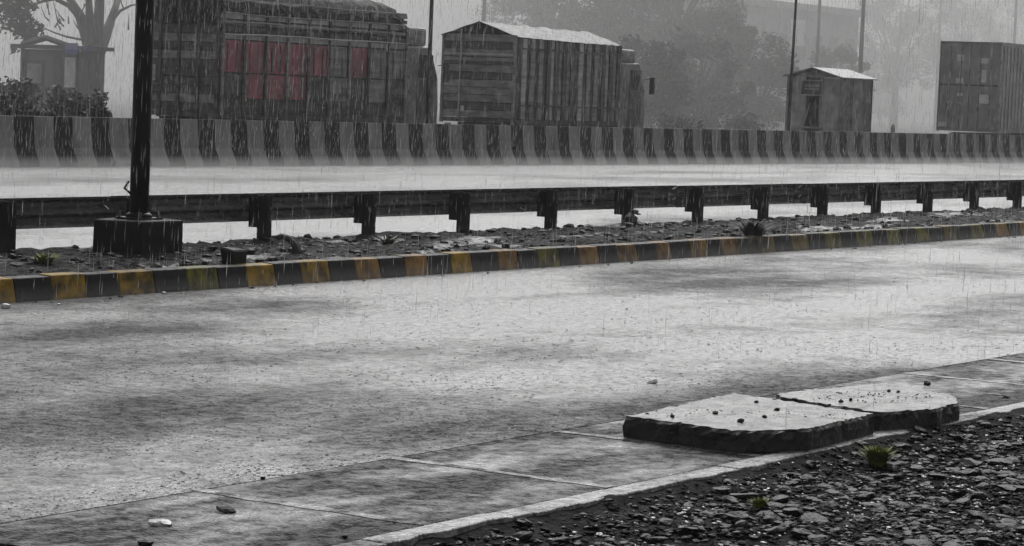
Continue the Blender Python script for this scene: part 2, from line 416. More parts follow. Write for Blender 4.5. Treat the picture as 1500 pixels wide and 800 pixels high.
MB().box((-.12, -2.2, 9.28), (.12, -1.55, 9.4)).build('lamp_head', 'truck_steel', pole)
MB().tube([(-.10, .02, .80), (-.17, .05, .86), (-.13, .03, .93)], .012, 6).build('cable_stub', 'pole_steel', pole)

# ------------------------------------------------------------------ concrete barrier in black and pale bands
bar = empty('concrete_barrier', (60, Y_BAR, 0), 'long concrete crash barrier painted in black and pale bands across the far road', 'barrier')
BP = [(0, -.02), (.0, .08), (.16, .40), (.215, 1.055), (.40, 1.055), (.455, .40), (.6, .08), (.6, -.02)]
BAND_X0, BAND_P = 39.49 + 1.186 * 4, 1.186
k = -16
while True:
    x = BAND_X0 + k * BAND_P / 2
    if x > 150: break
    jit = lambda q: .03 * noise.noise((q * 3.7, 1.5, 2.5))
    xb = x + BAND_P / 2 + jit(k + 1); x += jit(k)
    j = random.uniform(-.006, .006); wv = random.uniform(-.03, .03)
    o = MB().prism_x([(a + j, b) for a, b in BP], x + .002 - 60, xb - .002 - 60)
    o = o.build('barrier_band', 'barrier_black' if k % 2 == 0 else 'barrier_pale', bar); o.location = (0, 0, 0)
    k += 1

# ------------------------------------------------------------------ trucks
def wheel(parent, x, y, z=.5, r=.5, w=.28):
    t = MB().tube([(x, y, z), (x, y + w * .12, z), (x, y + w * .88, z), (x, y + w, z)], [r * .9, r, r, r * .9], 18).build('tyre', 'rubber', parent, True)
    MB().tube([(x, y - .01, z), (x, y + .03, z)], [r * .5, r * .56], 14).build('rim', 'truck_steel', t)
def truck(X0, Y0, L, Wd, label, bays, red, eave, cab_len, cab_z, boards=True):
    t = empty('cargo_truck', (X0, Y0, 0), label, 'truck', 'trucks parked beyond the barrier')
    c = MB()
    for y in (.55, Wd - .75): c.box((.1, y, .78), (L + cab_len - .1, y + .2, 1.02))
    c.build('chassis', 'chassis', t)
    for x in (1.1, 2.35, L + cab_len * .55):
        wheel(t, x, .02); wheel(t, x, Wd - .30)
    MB().box((0, 0, 1.03), (L, Wd, 1.16)).build('load_floor', 'wood_dark', t)
    MB().box((-.06, .05, .55), (-.01, Wd - .05, .68)).build('rear_bumper', 'truck_steel', t)
    for y in (.18, Wd - .38): MB().box((-.05, y, .85), (-.01, y + .2, .98)).build('tail_lamp', 'board_red', t)
    return t

# truck one: high slatted sides, faded red boards, rounded tarpaulin front
T1X, T1Y, T1L, T1W = 49.72, 41.0, 7.9, 2.55
t1 = truck(T1X, T1Y, T1L, T1W, 'tall slatted cargo truck with faded red side boards behind the black pole', 8, True, 3.0, 1.9, 3.2)
nb = 9; bw = T1L / nb
for i in range(nb):
    x0, x1 = i * bw + .05, (i + 1) * bw - .05
    # lower dark skirt, lower board, upper board
    MB().box((x0, -.02, 1.17), (x1, .03, 1.50), .008).build('skirt_board', 'wood_dark', t1)
    lower = 'board_red' if i in (1, 2, 3) else ('wood_mid' if i % 2 else 'wood_dark')
    upper = 'board_red' if i in (0, 1, 2, 3, 4, 6) else ('wood_mid' if i != 6 else 'wood_dark')
    o = MB().box((x0, -.015, 1.54), (x1, .035, 2.14), .008).build('side_board', lower, t1)
    for bx_ in (x0 + .05, x1 - .16): MB().box((bx_, -.035, 1.60), (bx_ + .035, -.018, 2.1)).build('board_batten', 'wood_mid' if i % 3 else 'wood_pale', o)
    o = MB().box((x0, -.015, 2.18), (x1, .035, 2.96), .008).build('side_board', upper, t1)
    for bx_ in (x0 + .20, x1 - .22): MB().box((bx_, -.035, 2.22), (bx_ + .035, -.018, 2.9)).build('board_batten', lower if i % 2 else 'wood_dark', o)
for i in range(nb + 1):
    x = min(max(i * bw, .05), T1L - .05)
    MB().box((x - .032, -.075, 1.1), (x + .032, -.022, 3.9 if i < nb else 3.6)).build('side_stake', 'wood_dark' if i % 3 else 'wood_mid', t1)
for q, (z, h) in enumerate([(3.0, .12), (3.17, .13), (3.36, .10), (3.50, .13), (3.68, .10), (3.82, .12)]):
    MB().box((.0, -.018, z), (T1L - .02, .02, z + h), .012).build('upper_slat', ['wood_pale', 'wood_dark', 'wood_mid', 'wood_pale', 'wood_dark', 'wood_mid'][q], t1)
MB().box((.02, .06, 1.2), (T1L - .05, .09, 3.9)).build('inner_wall', 'wood_dark', t1)
MB().box((.02, T1W - .06, 1.17), (T1L - .05, T1W, 3.9)).build('off_side_wall', 'wood_dark', t1)
MB().box((.06, .1, 1.17), (.10, T1W - .07, 4.0)).build('inner_wall', 'wood_dark', t1)
# rear: planks and posts
for q in range(10):
    z = 1.18 + q * .215
    MB().box((-.03, .12, z), (.02, T1W - .12, z + .195), .008).build('tailgate_plank', random.choice(['wood_dark', 'wood_dark', 'wood_mid']), t1)
MB().box((-.02, .1, 3.36), (.03, T1W - .1, 4.24)).build('rear_tarp', 'tarp', t1)
for y in (.0, .62, 1.24, 1.86, T1W - .1): MB().box((-.08, y, 1.0), (-.032, y + .09, 4.05)).build('rear_post', 'wood_dark', t1)
MB().box((-.05, T1W - .5, 1.9), (-.034, T1W - .38, 2.3)).build('reflector_plate', 'wood_pale', t1)
# tarpaulin roof: crowned, sagging between hoops, rounded down at the front
m = MB(); nxx, nyy = 48, 14
for i in range(nxx + 1):
    x = -.05 + (T1L + .12) * i / nxx; s_ = x / T1L
    zt = 4.56 - .20 * s_ - .05 * abs(math.sin(s_ * math.pi * 7))
    if x > T1L - 1.0:
        q = min(1, (x - (T1L - 1.0)) / 1.05); zt -= .75 * (1 - math.sqrt(max(0, 1 - q * q)))
    for j in range(nyy + 1):
        v = j / nyy; yy = -.10 + (T1W + .2) * v
        e = math.sin(math.pi * v) ** .45
        zz = (3.78 if x < T1L - .4 else 3.45) * (1 - e) + zt * e + .09 * noise.noise((x * 1.3, yy * 2, 4)) + .05 * noise.noise((x * 4, yy * 4, 4))
        m.v.append((x, yy, zz))
for i in range(nxx):
    for j in range(nyy):
        a = i * (nyy + 1) + j; m.f.append((a, a + nyy + 1, a + nyy + 2, a + 1))
m.build('roof_tarp', 'tarp', t1, True)
m = MB(); m.box((T1L - .03, .0, 1.2), (T1L + .05, T1W, 3.5)).build('front_board', 'wood_mid', t1)
for x in (.9, 2.1, 3.3, 4.5, 5.7, 6.8): MB().tube([(x, .6, 4.32), (x + .02, -.05, 4.05), (x + .04, -.11, 3.78), (x + .1, -.085, 2.9)], .012, 5).build('rope', 'wood_pale', t1)
for z in (3.12, 3.42, 3.62, 3.95):
    MB().tube([(x, -.10 - .01 * random.random(), z + random.uniform(-.03, .03)) for x in (.0, 1.6, 3.2, 4.8, 6.4, 7.7)], .022, 6).build('side_pole', random.choice(['wood_pale', 'wood_mid']), t1)
# cab
def cab(t, L, Wd, ln, z1, crown):
    prof = [(L + .12, .75), (L + .12, z1), (L + ln * .75, z1), (L + ln * .97, z1 - .85), (L + ln, 1.5), (L + ln, .75)]
    m = MB(); n = len(prof)
    for y in (.08, Wd - .08): m.v += [(a, y, b) for a, b in prof]
    for i in range(n): j = (i + 1) % n; m.f.append((i, j, n + j, n + i))
    m.f += [tuple(range(n)), tuple(range(2 * n - 1, n - 1, -1))]
    c = fix_normals(m.build('cab', 'cab_paint', t)); bevel(c, .05, 2)
    MB().box((L + ln * .42, .06, z1 - .85), (L + ln * .80, .075, z1 - .22)).build('side_window', 'glass_dark', c)
    MB().box((L + ln * .40, .055, 1.0), (L + ln * .82, .078, z1 - .9)).build('cab_door', 'truck_steel', c)
    MB().quad((L + ln * .775, .2, z1 - .05), (L + ln * .985, .2, z1 - .8), (L + ln * .985, Wd - .2, z1 - .8), (L + ln * .775, Wd - .2, z1 - .05)).build('windscreen', 'glass_dark', c)
    if crown: bevel(MB().box((L + .2, .2, z1 + .01), (L + ln * .72, Wd - .2, z1 + crown)).build('cab_crown', 'wood_mid', t), .08, 2)
    mi = MB().box((L + ln * .98, -.22, z1 - .95), (L + ln * 1.02, -.06, z1 - .42)).build('wing_mirror', 'chassis', t)
    MB().tube([(L + ln * .95, .08, z1 - .5), (L + ln, -.14, z1 - .45)], .012, 5).build('mirror_arm', 'chassis', mi)
cab(t1, T1L, T1W, 1.75, 3.1, .52)

# truck two: gable tarpaulin, ribbed sides
T2X, T2Y, T2L, T2W = 63.15, 41.0, 5.95, 2.6
t2 = truck(T2X, T2Y, T2L, T2W, 'cargo truck with pale gabled tarpaulin roof and ribbed side further along the road', 8, False, 3.6, 1.75, 3.2)
for q in range(11):
    z = 1.18 + q * .222
    MB().box((-.03, .06, z), (.02, T2W - .06, z + .205), .008).build('tailgate_plank', ['wood_mid', 'wood_dark', 'wood_mid', 'wood_mid'][q % 4], t2)
for y in (.0, T2W - .08): MB().box((-.06, y, 1.0), (.03, y + .08, 3.6)).build('rear_post', 'wood_mid', t2)
MB().tube([(-.08, T2W - .68, 1.1), (-.08, T2W - .70, 3.75)], .03, 6).build('ladder_rail', 'wood_pale', t2)
MB().box((-.06, .1, 2.75), (-.035, T2W - .1, 2.83)).build('cross_rail', 'wood_dark', t2)
MB().box((-.06, .1, 3.0), (-.035, T2W - .1, 3.06)).build('cross_rail', 'wood_pale', t2)
MB().box((-.06, T2W - .86, 1.33), (-.04, T2W - .74, 1.5)).build('marker_plate', 'white_paint', t2)
o = fix_normals(MB().prism_z([(0, 0)] * 3, 0, 0).build('_tmp', 'tarp')); bpy.data.objects.remove(o)
m = MB(); m.v = [(.0, 0, 3.55), (.0, T2W, 3.55), (.0, T2W / 2, 3.97), (.04, 0, 3.55), (.04, T2W, 3.55), (.04, T2W / 2, 3.97)]
m.f = [(0, 2, 1), (3, 4, 5), (0, 1, 4, 3), (1, 2, 5, 4), (2, 0, 3, 5)]; m.build('gable_tarp', 'tarp', t2)
nr = 26
for i in range(nr):
    x = .05 + i * (T2L - .1) / nr
    wd = (T2L - .1) / nr
    dpt = -.045 if i % 2 else 0
    MB().box((x + .004, dpt, 1.17), (x + wd - .004, dpt + .05, 3.52), .005).build('side_rib', ['wood_dark', 'wood_mid', 'wood_dark', 'wood_dark', 'wood_mid', 'wood_pale', 'wood_dark'][(i * 5) % 7], t2)
for z in (1.55, 3.2): MB().box((0, -.075, z), (T2L, -.048, z + .05)).build('side_rail', 'wood_dark', t2)
MB().box((0, T2W - .05, 1.17), (T2L, T2W, 3.5)).build('off_side_wall', 'wood_dark', t2)
MB().box((T2L - .02, .06, 1.17), (T2L + .04, T2W - .06, 3.45)).build('front_board', 'wood_dark', t2)
m = MB(); nxx, nyy = 30, 12
for i in range(nxx + 1):
    x = -.08 + (T2L + .2) * i / nxx
    for j in range(nyy + 1):
        v = j / nyy * 2 - 1; yy = T2W / 2 + v * (T2W / 2 + .07)
        zz = 4.0 - .06 * x / T2L - .45 * abs(v) - .04 * abs(math.sin(x / T2L * math.pi * 5)) * (1 - abs(v)) + .03 * noise.noise((x * 2.2, yy * 2.5, 8))
        m.v.append((x, yy, zz))
for i in range(nxx):
    for j in range(nyy):
        a = i * (nyy + 1) + j; m.f.append((a, a + nyy + 1, a + nyy + 2, a + 1))
m.build('roof_tarp', 'tarp_pale', t2, True)
cab(t2, T2L, T2W, 1.75, 3.0, .42)

# ------------------------------------------------------------------ container truck at the right
cc = at_y(1463, 188, 39.4); CX, CY, CW, CL = cc.x, 39.4, 2.62, 7.2
ZC = at_y(1463, 63, 39.4).z
ct = empty('container_truck', (CX, CY, 0), 'dark box container truck seen from its rear doors at the right edge', 'truck', 'trucks parked beyond the barrier')
c = MB()
for y in (.55, CW - .75): c.box((.1, y, .8), (CL + 1.6, y + .2, 1.05))
c.build('chassis', 'chassis', ct)
for x in (1.1, 2.35, CL + .9): wheel(ct, x, .02); wheel(ct, x, CW - .30)
MB().box((.02, .0, 1.1), (CL, CW, ZC)).build('container_box', 'container_side', ct)
for i in range(20):
    x = .15 + i * .35; MB().box((x, -.03, 1.25), (x + .17, -.001, ZC - .12)).build('side_corrugation', 'container_side', ct)
for sgn, y0, y1 in ((0, .06, CW / 2 - .01), (1, CW / 2 + .01, CW - .06)):
    d = MB().box((-.05, y0, 1.2), (.015, y1, ZC - .1)).build('rear_door', 'container_paint', ct); MB().box((-.054, y0 + .04, 2.9), (-.0505, y1 - .04, 2.96)).build('door_seam', 'chassis', d)
    for f in (.3, .68):
        y = y0 + (y1 - y0) * f
        MB().tube([(-.075, y, 1.25), (-.075, y, ZC - .15)], .022, 6).build('locking_rod', 'rod_steel', d)
        MB().box((-.10, y - .10, 2.0 + .2 * sgn), (-.055, y + .14, 2.07 + .2 * sgn)).build('rod_handle', 'rod_steel', d)
for y, z, w_, h_ in ((CW * .66, 4.0, .3, .25), (CW * .66, 3.1, .3, .2), (CW * .64, 2.55, .25, .12), (CW * .27, 3.9, .32, .2), (CW * .27, 3.3, .2, .5), (CW * .25, 2.4, .4, .35), (CW * .9, 1.35, .4, .18)):
    MB().box((-.056, y - w_ / 2, z - h_ / 2), (-.052, y + w_ / 2, z + h_ / 2)).build('door_marking', 'white_paint', ct)
MB().box((-.06, 0, 1.08), (-.005, .055, ZC)).build('corner_post', 'rod_steel', ct)
MB().box((-.06, CW - .055, 1.08), (-.005, CW, ZC)).build('corner_post', 'container_paint', ct)
MB().box((-.07, 0, ZC + .003), (CL, CW, ZC + .04)).build('roof_sheet', 'roof_tin', ct)
cab(ct, CL, CW, 1.9, 3.0, 0)

# ------------------------------------------------------------------ kiosk with tin gable roof
KY = 44.0; kc = at_y(1231, 186, KY); KX = kc.x; KW, KL = 2.4, 2.75
ke = at_y(1231, 114, KY).z; ka = ke + .34
ks = empty('roadside_kiosk', (KX, KY, 0), 'small roadside kiosk with shiny gabled tin roof and signboard', 'kiosk')
for (x, y) in ((0, 0), (0, KW - .1), (KL - .1, 0), (KL - .1, KW - .1), (.0, KW * .36), (.0, KW * .64)): MB().box((x, y, -.02), (x + .1, y + .1, ke)).build('post', 'kiosk_board', ks)
MB().box((.03, .1, 0), (.07, KW * .36, ke - .02)).build('front_panel', 'kiosk_pale', ks)
MB().box((.03, KW * .64 + .1, 0), (.07, KW - .1, ke - .02)).build('front_panel', 'kiosk_pale', ks)
MB().box((.7, .1, .05), (.75, KW - .1, ke - .05)).build('inner_wall', 'kiosk_dark', ks)
MB().box((-.25, KW * .3, 1.0), (.5, KW * .7, 1.06)).build('counter', 'kiosk_board', ks)
sg = MB().box((-.06, KW * .36, ke - .68), (-.03, KW * .72, ke - .16)).build('signboard', 'kiosk_dark', ks)
MB().box((-.068, KW * .34, ke - .16), (-.03, KW * .74, ke - .11)).build('sign_frame', 'kiosk_pale', sg)
MB().box((-.068, KW * .34, ke - .73), (-.03, KW * .74, ke - .68)).build('sign_frame', 'kiosk_pale', sg)
MB().box((-.068, KW * .40, ke - .50), (-.061, KW * .66, ke - .44)).build('sign_band', 'kiosk_board', sg)
MB().box((-.068, KW * .40, ke - .38), (-.061, KW * .66, ke - .30)).build('sign_band', 'kiosk_board', sg)
for i in range(3): MB().box((.12 + i * .9, .0, 0), (.12 + i * .9 + .86, .04, ke - .02)).build('side_panel', ['kiosk_board', 'kiosk_pale', 'kiosk_board'][i], ks)
MB().box((.1, KW - .04, 0), (KL - .1, KW, ke - .02)).build('back_panel', 'kiosk_board', ks)
for sgn in (0, 1):
    y0 = -.12 if sgn == 0 else KW + .12
    m = MB()
    for x0, x1 in ((-.25, KL + .2),):
        m.v = [(x0, y0, ke - .02), (x1, y0, ke - .02), (x1, KW / 2, ka), (x0, KW / 2, ka), (x0, y0, ke + .02), (x1, y0, ke + .02), (x1, KW / 2, ka + .04), (x0, KW / 2, ka + .04)]
        m.f = [(0, 3, 2, 1), (4, 5, 6, 7), (0, 1, 5, 4), (1, 2, 6, 5), (2, 3, 7, 6), (3, 0, 4, 7)]
    fix_normals(m.build('roof_sheet', 'roof_tin', ks))
m = MB(); m.v = [(.02, 0, ke), (.02, KW, ke), (.02, KW / 2, ka - .03), (.05, 0, ke), (.05, KW, ke), (.05, KW / 2, ka - .03)]
m.f = [(0, 2, 1), (3, 4, 5), (0, 1, 4, 3), (1, 2, 5, 4), (2, 0, 3, 5)]; m.build('gable_panel', 'kiosk_board', ks)
MB().bar((-.05, KW * .66, 1.0), (-.05, KW * .55, 2.0), .05).build('brace', 'kiosk_pale', ks)

# small person-high post left of the container
pp = at_y(1308, 188, 42)
o = MB().tube([(0, 0, 0), (0, 0, 1.15), (0, 0, 1.3)], [.09, .09, .05], 8).build('marker_post', 'kiosk_pale'); o.location = (pp.x, 42, -.02)
tag(o, 'short pale marker post just above the barrier left of the container truck', 'post')

# ------------------------------------------------------------------ guard hut at the left
HY = 55.0
hc = at_y(112, 140, HY); HX = hc.x
hz = at_y(112, 74, HY).z
hut = empty('guard_hut', (HX, HY, 0), 'small flat-roofed guard hut with blue fascia behind shrubs at far left', 'hut')
HW = at_y(112, 140, HY); 
HWd = 2.25; HL = 1.25
MB().box((.0, .06, -.02), (.08, HWd, hz)).build('end_wall', 'hut_wall', hut)
MB().box((.08, .0, -.02), (HL, .06, hz)).build('side_wall', 'hut_wall', hut)
MB().box((.08, HWd - .06, -.02), (HL, HWd, hz)).build('back_wall', 'hut_wall', hut)
MB().box((HL - .06, .06, -.02), (HL, HWd - .06, hz)).build('far_wall', 'hut_dark', hut)
w = MB().box((-.03, HWd * .62, hz - 1.15), (-.005, HWd * .96, hz - .35)).build('window', 'hut_dark', hut)
MB().box((-.04, HWd * .66, hz - 1.05), (-.032, HWd * .92, hz - .45)).build('pane', 'kiosk_pale', w)
w = MB().box((-.03, HWd * .28, hz - 1.3), (-.005, HWd * .42, hz - .2)).build('window', 'hut_dark', hut)
w = MB().box((-.03, HWd * .03, hz - 1.15), (-.005, HWd * .22, hz - .22)).build('window', 'white_paint', hut)
MB().box((.5, -.03, hz - 1.2), (1.0, -.004, hz - .3)).build('door', 'hut_dark', hut)
MB().box((-.1, HWd - .05, -.02), (-.02, HWd + .05, hz + .1)).build('post', 'hut_dark', hut)
rf = MB().box((-.3, -.25, hz + .02), (HL + .15, HWd + .3, hz + .14)).build('roof', 'hut_dark', hut)
MB().tube([(-.2, HWd * .1, hz + .14), (-.2, HWd * .5, hz + .36), (-.2, HWd * .95, hz + .14)], .10, 6).build('roof_crown', 'hut_wall', rf)
MB().box((-.34, -.30, hz - .10), (-.305, HWd * .10, hz + .22)).build('blue_fascia', 'hut_blue_pale', rf)
MB().box((-.36, -.32, hz - .13), (-.342, HWd * .10, hz + .02)).build('blue_fascia', 'hut_blue', rf)
MB().box((-.3, -.28, hz - .02), (.35, -.252, hz + .13)).build('blue_fascia', 'hut_blue', rf)

# ------------------------------------------------------------------ utility poles
def upole(px, Y, r, h, label, lean=0.0, mt='utility_steel'):
    p = at_y(px, 150, Y)
    e = empty('utility_pole', (p.x, Y, 0), label, 'pole', 'poles beyond the barrier'); e.rotation_euler = (0, lean, 0)
    MB().tube([(0, 0, -.1), (0, 0, h)], [r, r * .75], 10).build('shaft', mt, e, True)
    MB().box((-.04, -.8, h - .5), (.04, .8, h - .4)).build('crossarm', mt, e)
    for y in (-.7, 0, .7): MB().tube([(0, y, h - .4), (0, y, h - .25)], .04, 6).build('insulator', 'kiosk_pale', e)
upole(627, 39.6, .062, 7.2, 'thin dark pole in front of the gap between the two trucks')
upole(704, 70, .12, 9, 'grey pole rising behind the gabled truck roof')
upole(1156, 43.6, .062, 8, 'thin dark leaning pole at the left corner of the kiosk', .03)
upole(1194, 62, .10, 9.5, 'grey pole behind the middle of the kiosk roof')
upole(1258, 58, .13, 9.5, 'thicker grey pole behind the right end of the kiosk roof')
upole(1371, 80, .12, 11, 'faint hazy pole left of the container truck')
upole(1481, 72, .12, 11, 'faint hazy pole above the container truck roof')
upole(735, 95, .08, 10.5, 'faint thin pole among the hazy trees right of the gabled roof apex')

# ------------------------------------------------------------------ trees
def leaf_cloud(m, centre, rad, n, size, squash=.8):
    c = Vector(centre)
    for _ in range(n):
        d = Vector((random.gauss(0, 1), random.gauss(0, 1), random.gauss(0, 1))).normalized() * (random.random() ** .45) * rad
        d.z *= squash; p = c + d
        a = Vector((random.gauss(0, 1), random.gauss(0, 1), random.gauss(0, .7))).normalized()
        b = a.cross(Vector((random.gauss(0, 1), random.gauss(0, 1), random.gauss(0, 1)))).normalized()
        s = size * random.uniform(.6, 1.3)
        m.quad(p - a * s, p + b * s * .45, p + a * s, p - b * s * .45)
def tree(loc, h, r, label, n=15000, lsize=.11, base=.35, mt='leaf', clusters=44, cat='tree', group='trees beyond the barrier', leanx=0.0):
    t = empty('broadleaf_tree', loc, label, cat, group)
    tm = MB(); hb = h * base
    tr = .022 * h + .05
    top = Vector((leanx, random.uniform(-.3, .3), h * .8))
    tm.tube([(0, 0, -.1), (leanx * .2, 0, hb * .5), (leanx * .4, 0, hb), tuple(top)], [tr * 1.3, tr, tr * .8, tr * .2], 9)
    tips = []
    for k in range(clusters):
        an = random.uniform(0, 6.28); rr = r * random.uniform(.25, .95); f = random.random()
        zz = hb + (h - hb) * (.08 + .88 * f); rr *= math.sin(math.pi * (.12 + .80 * f)) ** .6
        tips.append(Vector((leanx * zz / h + rr * math.cos(an), rr * math.sin(an), zz)))
    for tp in tips[:14]:
        s0 = Vector((leanx * .5, 0, hb * random.uniform(.8, 1.0) + (tp.z - hb) * .3)); md = (s0 + tp) / 2 + Vector((0, 0, .12 * h * random.random()))
        tm.tube([s0, md, tp], [tr * .45, tr * .28, tr * .07], 6)
    tm.build('trunk', 'bark', t, True)
    cm = MB()
    for tp in tips: leaf_cloud(cm, tp, r * random.uniform(.14, .34), n // clusters, lsize, .75)
    cm.build('crown', mt, t)
    return t
def gp(px, Y): p = at_y(px, 150, Y); return (p.x, Y, -.02)
tree(gp(800, 78), 11.5, 4.2, 'hazy tree rising behind the gabled truck roof')
tree(gp(890, 70), 11.0, 4.6, 'dense hazy tree behind the cab of the gabled truck')
tree(gp(985, 68), 12.0, 5.0, 'broad dark hazy tree right of the gabled truck', 18000)
tree(gp(1045, 64), 6.4, 3.0, 'hazy tree in front of the pale building at its left end')
tree(gp(1110, 62), 5.2, 3.0, 'low rounded tree left of the kiosk', 12000, base=.1)
tree(gp(940, 58), 4.6, 2.6, 'low bushy tree beside the gabled truck cab', 10000, base=.1)
tree(gp(1020, 60), 5.0, 3.0, 'low spreading tree midway between truck and kiosk', 12000, base=.08)
tree(gp(1225, 66), 5.4, 2.2, 'small hazy tree behind the kiosk roof', 9000, base=.2)
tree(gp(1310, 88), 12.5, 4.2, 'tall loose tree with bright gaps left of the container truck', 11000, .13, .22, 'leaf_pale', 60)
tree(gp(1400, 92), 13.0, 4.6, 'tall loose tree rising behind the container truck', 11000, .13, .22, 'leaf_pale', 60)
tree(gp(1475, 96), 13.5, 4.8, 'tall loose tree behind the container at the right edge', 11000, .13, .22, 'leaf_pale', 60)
tree(gp(1290, 105), 6.5, 3.4, 'faint low tree right of the kiosk', 8000, base=.1)
tree(gp(740, 110), 10.0, 4.0, 'faint distant tree left of the hazy tree row', 2600)

# bare forked tree behind the guard hut (limbs traced on their own plane)
TY = 60.0
tb = at_y(126, 160, TY); ft = empty('forked_tree', (tb.x, TY, -.02), 'bare forking tree with thick limbs beside the guard hut', 'tree')
def L(px, py, dy=0.0): p = at_y(px, py, TY + dy); return (p.x - tb.x, p.y - TY, p.z + .02)
m = MB()
m.tube([L(126, 170), L(127, 140), L(130, 110), L(134, 78)], [.34, .29, .26, .25], 12)
for pts, r0 in (([(137, 85, 0), (128, 55, .2), (118, 25, .5), (104, 2, .8), (88, -30, 1.0)], .24),
                ([(138, 85, 0), (142, 50, -.2), (146, 10, -.4), (150, -60, -.6)], .26),
                ([(140, 88, 0), (155, 52, .3), (166, 20, .5), (180, -20, .8)], .22),
                ([(136, 70, 0), (132, 40, -.5), (130, 0, -.9), (128, -50, -1)], .18),
                ([(120, 30, .5), (100, 8, .7), (80, -2, .9), (62, 2, 1.2), (48, 8, 1.3)], .09),
                ([(160, 36, .4), (176, 16, .2), (192, 8, 0), (204, 6, -.1)], .06),
                ([(118, 58, .1), (98, 54, .1), (80, 48, .1), (64, 41, 0), (58, 36, 0)], .035)):
    m.tube([L(*q) for q in pts], [1.15 * r0 * (1 - .7 * i / (len(pts) - 1)) for i in range(len(pts))], 8)
for _ in range(40):
    px = random.uniform(70, 190); py = random.uniform(-40, 45); q = L(px, py, random.uniform(-.8, .8)); dx = random.uniform(-.5, .5)
    m.tube([q, (q[0] + dx * .5, q[1], q[2] + random.uniform(.1, .3)), (q[0] + dx, q[1], q[2] + random.uniform(.2, .8))], [.03, .02, .008], 5)
m.build('trunk', 'bark', ft, True)
m = MB()
for px, py, rr, n in ((14, 20, .85, 330), (40, 44, .55, 240), (30, 5, .6, 200), (8, -15, .9, 300), (120, -60, 1.6, 500), (170, -70, 1.5, 400), (60, -50, 1.4, 400), (22, 70, .2, 20)):
    leaf_cloud(m, L(px, py, random.uniform(-.5, .5)), rr, n, .13)
m.build('crown', 'leaf', ft)

def shrub(px, py_top, Y, r, label, n=900, mt='leaf', lsize=.10):
    b = at_y(px, 160, Y); z = at_y(px, py_top, Y).z
    s = empty('shrub', (b.x, Y, -.02), label, 'shrub', 'shrubs around the guard hut')
    m = MB()
    for k in range(5):
        a = random.uniform(0, 6.28); m.tube([(0, 0, 0), (r * .4 * math.cos(a), r * .4 * math.sin(a), z * .5), (r * .6 * math.cos(a), r * .6 * math.sin(a), z * .85)], [.03, .02, .008], 5)
    m.build('stem', 'bark', s)
    m = MB()
    for k in range(12):
        a = random.uniform(0, 6.28); rr = r * random.uniform(.1, .8); zz = random.uniform(.3, z - .25)
        leaf_cloud(m, (rr * math.cos(a), rr * math.sin(a), zz), r * .45, n // 12, lsize, .8)
    m.build('foliage', mt, s)
shrub(14, 112, 50, .9, 'leafy shrub at the left edge of the picture behind the barrier')
shrub(55, 120, 49, .9, 'leafy shrub in front of the left wall of the guard hut')
shrub(92, 112, 50, .85, 'leafy shrub below the pale window of the guard hut')
shrub(130, 128, 48.5, .7, 'leafy shrub at the right end of the hut shrubs')
shrub(30, 135, 46, .8, 'low shrub just behind the barrier at far left')
shrub(100, 140, 45.5, .8, 'low shrub just behind the barrier below the guard hut')
shrub(142, 145, 46, .5, 'small low shrub just left of the pale gap beside the pole')
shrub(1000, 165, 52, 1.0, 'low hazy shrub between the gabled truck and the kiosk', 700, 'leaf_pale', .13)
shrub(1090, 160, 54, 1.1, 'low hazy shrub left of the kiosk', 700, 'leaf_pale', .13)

# ------------------------------------------------------------------ hazy building
BY = 74.0
b0 = at_y(1052, 150, BY); bz = at_y(1052, 2, BY).z
bd = empty('pale_building', (b0.x, BY, -.02), 'pale hazy two-storey building behind the trees and kiosk', 'building')
BL = at_y(1252, 150, BY).x - b0.x
MB().box((0, 0, 0), (BL, 9, bz)).build('wall', 'building', bd)
MB().box((-.4, -.45, bz + .003), (BL + .4, 9.4, bz + .4)).build('roof_slab', 'building', bd)
MB().box((-.2, -.9, bz * .48), (BL + .2, -.005, bz * .48 + .3)).build('ledge', 'building', bd)
nwin = 8
for i in range(nwin):
    x = (i + .25) * BL / nwin
    for z in (1.2, bz * .6):
        w = MB().box((x, -.06, z), (x + BL / nwin * .5, -.01, z + 1.6)).build('window', 'building_dark', bd)
        MB().box((x - .1, -.14, z - .12), (x + BL / nwin * .5 + .1, -.065, z)).build('sill', 'building', w)
wb0 = at_y(1157, 66, 73.7); wb1 = at_y(1180, 30, 73.7)
o = MB().box((0, -.3, 0), (wb1.x - wb0.x, 0, wb1.z - wb0.z)).build('sign_panel', 'white_paint', bd); o.location = (wb0.x - b0.x, -.02, wb0.z + .02)

